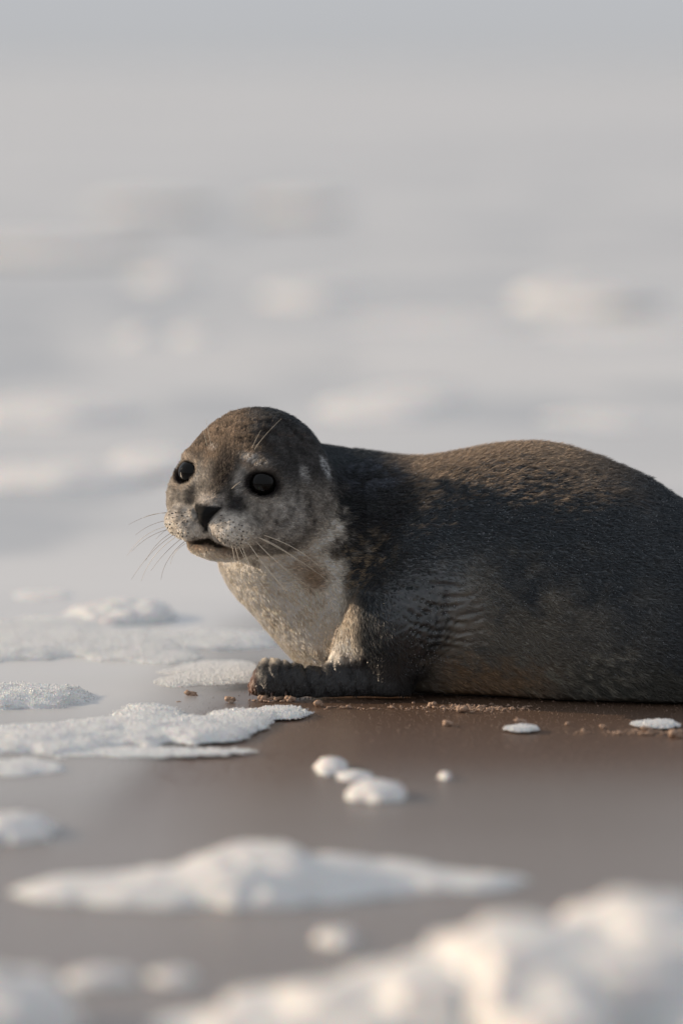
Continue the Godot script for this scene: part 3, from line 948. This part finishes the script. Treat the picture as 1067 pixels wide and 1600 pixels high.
func _ready() -> void:
	# ---- camera, sky, sun, exposure
	var camera := Camera3D.new()
	camera.name = "camera"
	add_child(camera)
	camera.position = Vector3(0, 0.6948, 6.2)
	camera.rotation_degrees = Vector3(-4.5188, 0, 0)
	var at := CameraAttributesPhysical.new()
	at.frustum_focal_length = 132.86
	at.frustum_focus_distance = 6.19
	at.frustum_near = .05
	at.frustum_far = 9000.0
	at.exposure_aperture = 132.86 / 76.0
	camera.attributes = at
	camera.fov = 10.322
	camera.far = 9000.0
	#DEBUGCAM
	var we := WorldEnvironment.new()
	var env := Environment.new()
	env.background_mode = Environment.BG_SKY
	var sky := ProceduralSkyMaterial.new()
	sky.sky_horizon_color = Color(.47, .48, .50).linear_to_srgb()
	sky.sky_top_color = Color(.50, .53, .58).linear_to_srgb()
	sky.sky_curve = .12
	sky.ground_horizon_color = Color(.50, .50, .50).linear_to_srgb()
	sky.ground_bottom_color = Color(.2, .2, .2).linear_to_srgb()
	sky.sun_angle_max = 4.0
	env.sky = Sky.new()
	env.sky.sky_material = sky
	env.tonemap_mode = Environment.TONE_MAPPER_LINEAR
	env.tonemap_exposure = 1.05
	env.sdfgi_enabled = true
	env.ssao_enabled = true
	env.ssil_enabled = true
	we.environment = env
	add_child(we)
	var sun := DirectionalLight3D.new()
	sun.name = "sun"
	var el := deg_to_rad(18.0)
	var behind := deg_to_rad(20.0)
	var to_sun := Vector3(-cos(el) * cos(behind), sin(el), -cos(el) * sin(behind))
	sun.look_at_from_position(to_sun * 50.0, Vector3.ZERO)
	sun.light_color = Color(1.0, .90, .78)
	sun.light_energy = 1.38
	sun.light_angular_distance = .5
	sun.shadow_enabled = true
	add_child(sun)

	noise_a.seed = 3
	noise_a.frequency = 22.0
	noise_a.fractal_octaves = 2
	noise_b.seed = 11
	noise_b.frequency = 70.0
	noise_b.fractal_octaves = 2
	noise_c.seed = 19
	noise_c.frequency = 260.0
	noise_c.fractal_octaves = 2

	# ---- setting
	ground()
	sea()

	# ---- the seal
	make_seal()

	# ---- foam
	foam_near = mat(Color(.72, .72, .71), .45, .5)
	foam_near.subsurf_scatter_enabled = true
	foam_near.subsurf_scatter_strength = .4
	foam_near.heightmap_enabled = true
	foam_near.heightmap_texture = noise_tex(512, .09, FastNoiseLite.TYPE_CELLULAR, 1, 4)
	foam_near.heightmap_scale = .05
	foam_near.uv1_triplanar = true
	foam_near.uv1_world_triplanar = true
	foam_near.uv1_scale = Vector3.ONE * 9.0
	foam_far = foam_near.duplicate()
	foam_sea = foam_near.duplicate()
	foam_sea.albedo_color = Color(.70, .69, .675).linear_to_srgb()
	foam_far.uv1_scale = Vector3.ONE * 4.0
	foam_far.albedo_color = Color(.68, .675, .66).linear_to_srgb()
	bubble_mat = mat(Color(.74, .75, .75), .12, .6)
	bubble_mesh = SphereMesh.new()
	bubble_mesh.radius = 1.0
	bubble_mesh.height = 2.0
	bubble_mesh.radial_segments = 8
	bubble_mesh.rings = 5
	rng.seed = 99
	foam_patch("foam_patch", "lens of white foam farthest from the flipper, below the seal's chin", [[-0.2721, -0.7819, 0.0649, 0.1, 0.0194], [-0.3433, -0.7819, 0.0618, 0.05, 0.0058], [-0.2367, -0.814, 0.0302, 0.07, 0.013]], .004, .05)
	foam_patch("foam_patch", "long sheet of foam ending just left of the seal's chest", [[-0.3733, -0.3327, 0.1483, 0.24, 0.0126], [-0.2547, -0.3327, 0.089, 0.2, 0.0104], [-0.1505, -0.4832, 0.0819, 0.1, 0.011], [-0.2095, -0.3118, 0.0458, 0.1, 0.0063]], .004, .12)
	foam_patch("foam_patch", "thin bubbly foam film touching the tip of the flipper", [[-0.1419, -0.0962, 0.0572, 0.14, 0.0034], [-0.1796, -0.0897, 0.0286, 0.05, 0.0029], [-0.1137, -0.1158, 0.0215, 0.12, 0.004]], .003, .3)
	foam_patch("foam_patch", "rounded foam dome at the left edge, level with the flipper", [[-0.3536, 0.136, 0.0654, 0.1, 0.0144], [-0.3065, 0.0872, 0.0333, 0.07, 0.0075]], .004, .12)
	foam_patch("foam_patch", "broad lumpy foam bank in front of the flipper tip", [[-0.0688, 0.2312, 0.0325, 0.06, 0.0058], [-0.1078, 0.3235, 0.0401, 0.08, 0.0075], [-0.153, 0.435, 0.0557, 0.1, 0.011], [-0.2242, 0.4568, 0.0718, 0.12, 0.0115], [-0.3109, 0.5424, 0.0836, 0.12, 0.0121], [-0.2058, 0.3292, 0.04, 0.1, 0.0104]], .004, .1)
	foam_patch("foam_patch", "small foam scrap above the left end of the lumpy foam bank", [[-0.2849, 0.3064, 0.0174, 0.03, 0.0034]], .003, .1)
	foam_patch("foam_patch", "thin foam tongue along the near side of the lumpy bank", [[-0.2044, 0.5529, 0.1059, 0.035, 0.0029], [-0.3179, 0.7012, 0.0413, 0.06, 0.0052]], .004, .1)
	foam_patch("foam_patch", "small two-lobed foam blob on bare sand near the centre", [[-0.0116, 0.6862, 0.0169, 0.05, 0.011], [0.0102, 0.7359, 0.0174, 0.03, 0.007]], .003, .0)
	foam_patch("foam_patch", "single oval foam blob just below the two-lobed one", [[0.0352, 0.9028, 0.0265, 0.05, 0.015], [0.0196, 0.8936, 0.0157, 0.035, 0.009]], .003, .0)
	foam_patch("foam_patch", "tiny round fleck of foam alone on the sand", [[0.1005, 0.726, 0.0068, 0.018, 0.006]], .0015, .0)
	foam_patch("foam_patch", "foam mound cut by the left edge of the photo", [[-0.2938, 1.1709, 0.0366, 0.06, 0.017], [-0.3219, 1.1792, 0.04, 0.06, 0.014]], .004, .0)
	foam_patch("foam_patch", "long pointed foam mound in the foreground, tapering to the right", [[-0.225, 1.5351, 0.0505, 0.06, 0.014], [-0.1495, 1.5708, 0.0791, 0.1, 0.018], [-0.0783, 1.5708, 0.0791, 0.13, 0.032], [-0.0337, 1.5423, 0.0796, 0.11, 0.02], [0.0195, 1.5062, 0.0748, 0.09, 0.017], [0.0842, 1.4769, 0.0645, 0.05, 0.01], [0.1311, 1.4322, 0.0326, 0.024, 0.006]], .004, .0, .08, "patches of foam on the sand", .2, .75)
	foam_patch("foam_patch", "low blurred foam smear near the bottom left, larger of two", [[-0.1839, 1.9725, 0.0308, 0.03, 0.01]], .004, .0)
	foam_patch("foam_patch", "low blurred foam smear near the bottom, smaller of two", [[-0.1274, 1.9606, 0.0193, 0.025, 0.008]], .004, .0)
	foam_patch("foam_heap", "big billowing foam heap filling the lower right corner", [[0.2455, 2.3357, 0.0618, 0.2, 0.081], [0.2011, 2.2981, 0.0512, 0.19, 0.081], [0.1509, 2.3847, 0.0566, 0.2, 0.0651], [0.1191, 2.2854, 0.0447, 0.17, 0.0695], [0.0811, 2.2854, 0.0447, 0.15, 0.051], [0.0409, 2.2854, 0.0469, 0.14, 0.037], [-0.0016, 2.2727, 0.0448, 0.12, 0.0255], [-0.0465, 2.2598, 0.045, 0.11, 0.0167], [-0.0966, 2.2339, 0.0407, 0.08, 0.007], [0.3053, 2.3603, 0.0614, 0.2, 0.0792]], .005, .0, .05, "patches of foam on the sand", .12, .8)
	foam_patch("foam_patch", "foam mound in the very bottom left corner", [[-0.2399, 2.2598, 0.054, 0.1, 0.038], [-0.2894, 2.2598, 0.054, 0.1, 0.04]], .005, .0)
	foam_patch("foam_patch", "small foam knob behind the slope of the big heap", [[-0.0028, 1.7742, 0.0171, 0.03, 0.01]], .004, .0)
	foam_patch("foam_patch", "flat bubbly foam disc beside a sand clod, in front of the seal's belly", [[0.1876, 0.3349, 0.016, 0.02, 0.0035]], .0015, .35)
	foam_patch("foam_patch", "flat bubbly foam disc near the right edge of the photo", [[0.3291, 0.3064, 0.0214, 0.03, 0.004]], .002, .35)
	foam_patch("foam_patch", "tiny bubble raft in the gap between flipper and belly", [[0.1304, -0.0254, 0.0064, 0.014, 0.0025]], .001, .5)
	# far foam on the water
	var far_group := "blurred foam clumps on the water behind"
	foam_patch("foam_clump", "bright foam clump on the water above the seal's back, far right", [[0.6573, -10.127, 0.1543, 0.3, 0.05], [0.7782, -9.9555, 0.1478, 0.3, 0.032]], .02, .0, .10, far_group)
	foam_patch("foam_clump", "pale foam clump on the water straight above the seal's neck", [[-0.0901, -10.2581, 0.1556, 0.3, 0.034]], .02, .0, .10, far_group)
	foam_patch("foam_clump", "pale foam clump on the water far above the seal's right eye", [[-0.5406, -11.4376, 0.129, 0.3, 0.041]], .02, .0, .10, far_group)
	foam_patch("foam_clump", "left of a close pair of foam clumps above the seal's head", [[-0.5024, -7.6293, 0.0633, 0.25, 0.034]], .016, .0, .10, far_group)
	foam_patch("foam_clump", "right of a close pair of foam clumps above the seal's head", [[-0.3555, -7.6293, 0.0717, 0.25, 0.032]], .016, .0, .10, far_group)
	foam_patch("foam_clump", "long low foam ridge slanting above the seal's nape", [[0.0693, -4.6471, 0.1325, 0.4, 0.02], [0.1504, -5.2124, 0.122, 0.3, 0.018]], .014, .0, .10, far_group)
	foam_patch("foam_clump", "low foam ridge above the seal's hind back", [[0.4808, -4.3849, 0.1132, 0.3, 0.018]], .014, .0, .10, far_group)
	foam_patch("foam_clump", "wide foam ridge at the left edge, level with the top of the seal's head", [[-0.581, -4.6471, 0.1822, 0.4, 0.022]], .014, .0, .10, far_group)
	foam_patch("foam_clump", "wide foam ridge at the left edge, level with the seal's eyes", [[-0.4889, -2.919, 0.1673, 0.35, 0.019], [-0.4543, -3.0569, 0.0566, 0.2, 0.018]], .012, .0, .10, far_group)
	foam_patch("foam_clump", "foam clump just left of the seal's face", [[-0.3225, -3.3457, 0.0875, 0.3, 0.017]], .012, .0, .10, far_group)
	foam_patch("foam_clump", "thin foam streak left of the seal's whiskers", [[-0.38, -2.1131, 0.089, 0.12, 0.005]], .01, .0, .10, far_group)
	foam_patch("foam_clump", "thin foam streak above the farthest foam lens", [[-0.3921, -1.1345, 0.0404, 0.06, 0.004]], .006, .0, .10, far_group)
	foam_patch("foam_clump", "faint foam bank high on the water, left of the pair above it", [[-1.1, -14.3863, 0.4077, 0.6, 0.032]], .03, .0, .10, far_group)
	foam_patch("foam_clump", "faint foam bank high on the water near the middle of the photo", [[-0.1924, -20.6684, 0.2455, 0.6, 0.041]], .03, .0, .10, far_group)
	foam_patch("foam_clump", "faint foam bank high on the water above the seal's right eye", [[-0.9197, -20.6684, 0.2864, 0.6, 0.036]], .03, .0, .10, far_group)
	foam_patch("foam_clump", "long faint foam bank below the far right bright clump", [[0.6833, -7.9804, 0.3028, 0.4, 0.022], [0.2431, -8.4888, 0.2464, 0.4, 0.02]], .02, .0, .10, far_group)

	# ---- clods and crumbs of sand
	var sand := mat(Color(.36, .245, .175), .55, .4)
	var kinds: Array[ArrayMesh] = [clod_mesh(1), clod_mesh(2), clod_mesh(3, 9)]
	var clods: Array = [
		[Vector3(-0.1644, 0, 0), .0065, 0, "flattish sand clod alone left of the flipper tip"], [Vector3(-0.1199, 0, 0.0439), .0062, 1, "pointed sand clod just left of the flipper tip"],
		[Vector3(-0.1774, 0, 0.0625), .0028, 2, "tiny sand clod left of the flattish one"], [Vector3(-0.0253, 0, 0.0872), .0062, 2, "upright sand clod in front of the middle of the flipper"],
		[Vector3(-0.0713, 0, 0.0126), .0085, 0, "sand clod pressed against the flipper's claws"], [Vector3(-0.0549, 0, 0.0377), .0060, 1, "sand clod at the flipper's claws, right of the largest"],
		[Vector3(-0.0865, 0, 0.0314), .0055, 2, "sand clod at the flipper's outermost claw"], [Vector3(0.1122, 0, 0.2662), .0058, 1, "double sand clod on bare sand below the crumb ridge"],
		[Vector3(0.1897, 0, 0.2662), .0066, 0, "sand clod standing behind the flat foam disc"], [Vector3(0.2378, 0, 0.2604), .0030, 2, "small sand clod alone right of the flat foam disc"],
		[Vector3(0.275, 0, 0.2892), .0040, 1, "sand clod at the left end of the right-hand crumb line"], [Vector3(0.1297, 0, 0.142), .0066, 2, "biggest sand clod in the crumb ridge before the belly"],
		[Vector3(0.0974, 0, 0.0934), .0052, 0, "sand clod at the left end of the crumb ridge"], [Vector3(0.3188, 0, 0.3349), .0066, 0, "sand clod in front of the right foam disc"],
		[Vector3(0.3462, 0, 0.3686), .0085, 1, "largest sand clod at the right edge of the photo"], [Vector3(0.008, 0, 0.1056), .0036, 1, "small sand clod right of the upright one"]]
	for c: Array in clods:
		var o := put("sand_clod", kinds[c[2]], sand)
		var s: float = c[1]
		o.transform = Transform3D(Basis(Vector3.UP, s * 3000.0).scaled(Vector3(s, s * .9, s)), c[0] + Vector3(0, s * .15, 0))
		tag(o, c[3], "sand clod", "clods of sand by the seal")
	# loose wet grains standing proud of the sand
	rng.seed = 41
	var specks: Array[Transform3D] = []
	var speck_tint := PackedColorArray()
	var grain := SphereMesh.new()
	grain.radius = 1.0
	grain.height = 2.0
	grain.radial_segments = 5
	grain.rings = 3
	for i in 16000:
		var x := rng.randf_range(-.5, .55)
		var z := rng.randf_range(-.45, .75)
		if x < -.1 and z < .15 and rng.randf() < .7: continue
		var s := rng.randf_range(.00025, .0006) * (1.8 if rng.randf() < .04 else 1.0)
		specks.append(Transform3D(Basis().scaled(Vector3(s * 1.2, s, s * 1.2)), Vector3(x, s * .1 - .0003, z)))
		var k := rng.randf_range(.5, 1.5)
		speck_tint.append(Color(.19 * k, .125 * k, .09 * k))
	var grain_mat := mat(Color.WHITE, .35, .5)
	grain_mat.vertex_color_use_as_albedo = true
	tag(scatter("sand_grains", grain, grain_mat, specks, speck_tint), "fine loose grains strewn over the wet sand round the seal", "sand grains", "", "stuff")
	rng.seed = 5
	var heaps: Array = [["sand_crumbs", "ridge of sand crumbs on the sand before the seal's belly", Vector3(0.1462, 0, 0.1117), .06, .035, 260], ["sand_crumbs", "line of sand crumbs reaching the right edge, by the foam disc", Vector3(0.3175, 0, 0.3349), .06, .02, 150], ["sand_crumbs", "scatter of sand crumbs along the near side of the flipper", Vector3(0.0391, 0, 0.1117), .06, .012, 40], ["sand_crumbs", "sand crumbs heaped round the flipper's claws", Vector3(-0.076, 0, 0.0314), .022, .02, 60]]
	for hcrumb: Array in heaps:
		var places: Array[Transform3D] = []
		for i in hcrumb[5]:
			var s := rng.randf_range(.0006, .0017) * (1.7 if rng.randf() < .15 else 1.0)
			var p: Vector3 = hcrumb[2] + Vector3(rng.randfn(0, .5) * hcrumb[3], s * .3, rng.randfn(0, .5) * hcrumb[4])
			places.append(Transform3D(Basis.from_euler(Vector3(rng.randf() * .6, rng.randf() * 6, rng.randf() * .6)).scaled(Vector3(s * rng.randf_range(.8, 1.6), s * rng.randf_range(.6, 1.1), s)), p))
		var o := scatter(hcrumb[0], kinds[2], sand, places, PackedColorArray())
		tag(o, hcrumb[1], "sand crumbs", "", "stuff")
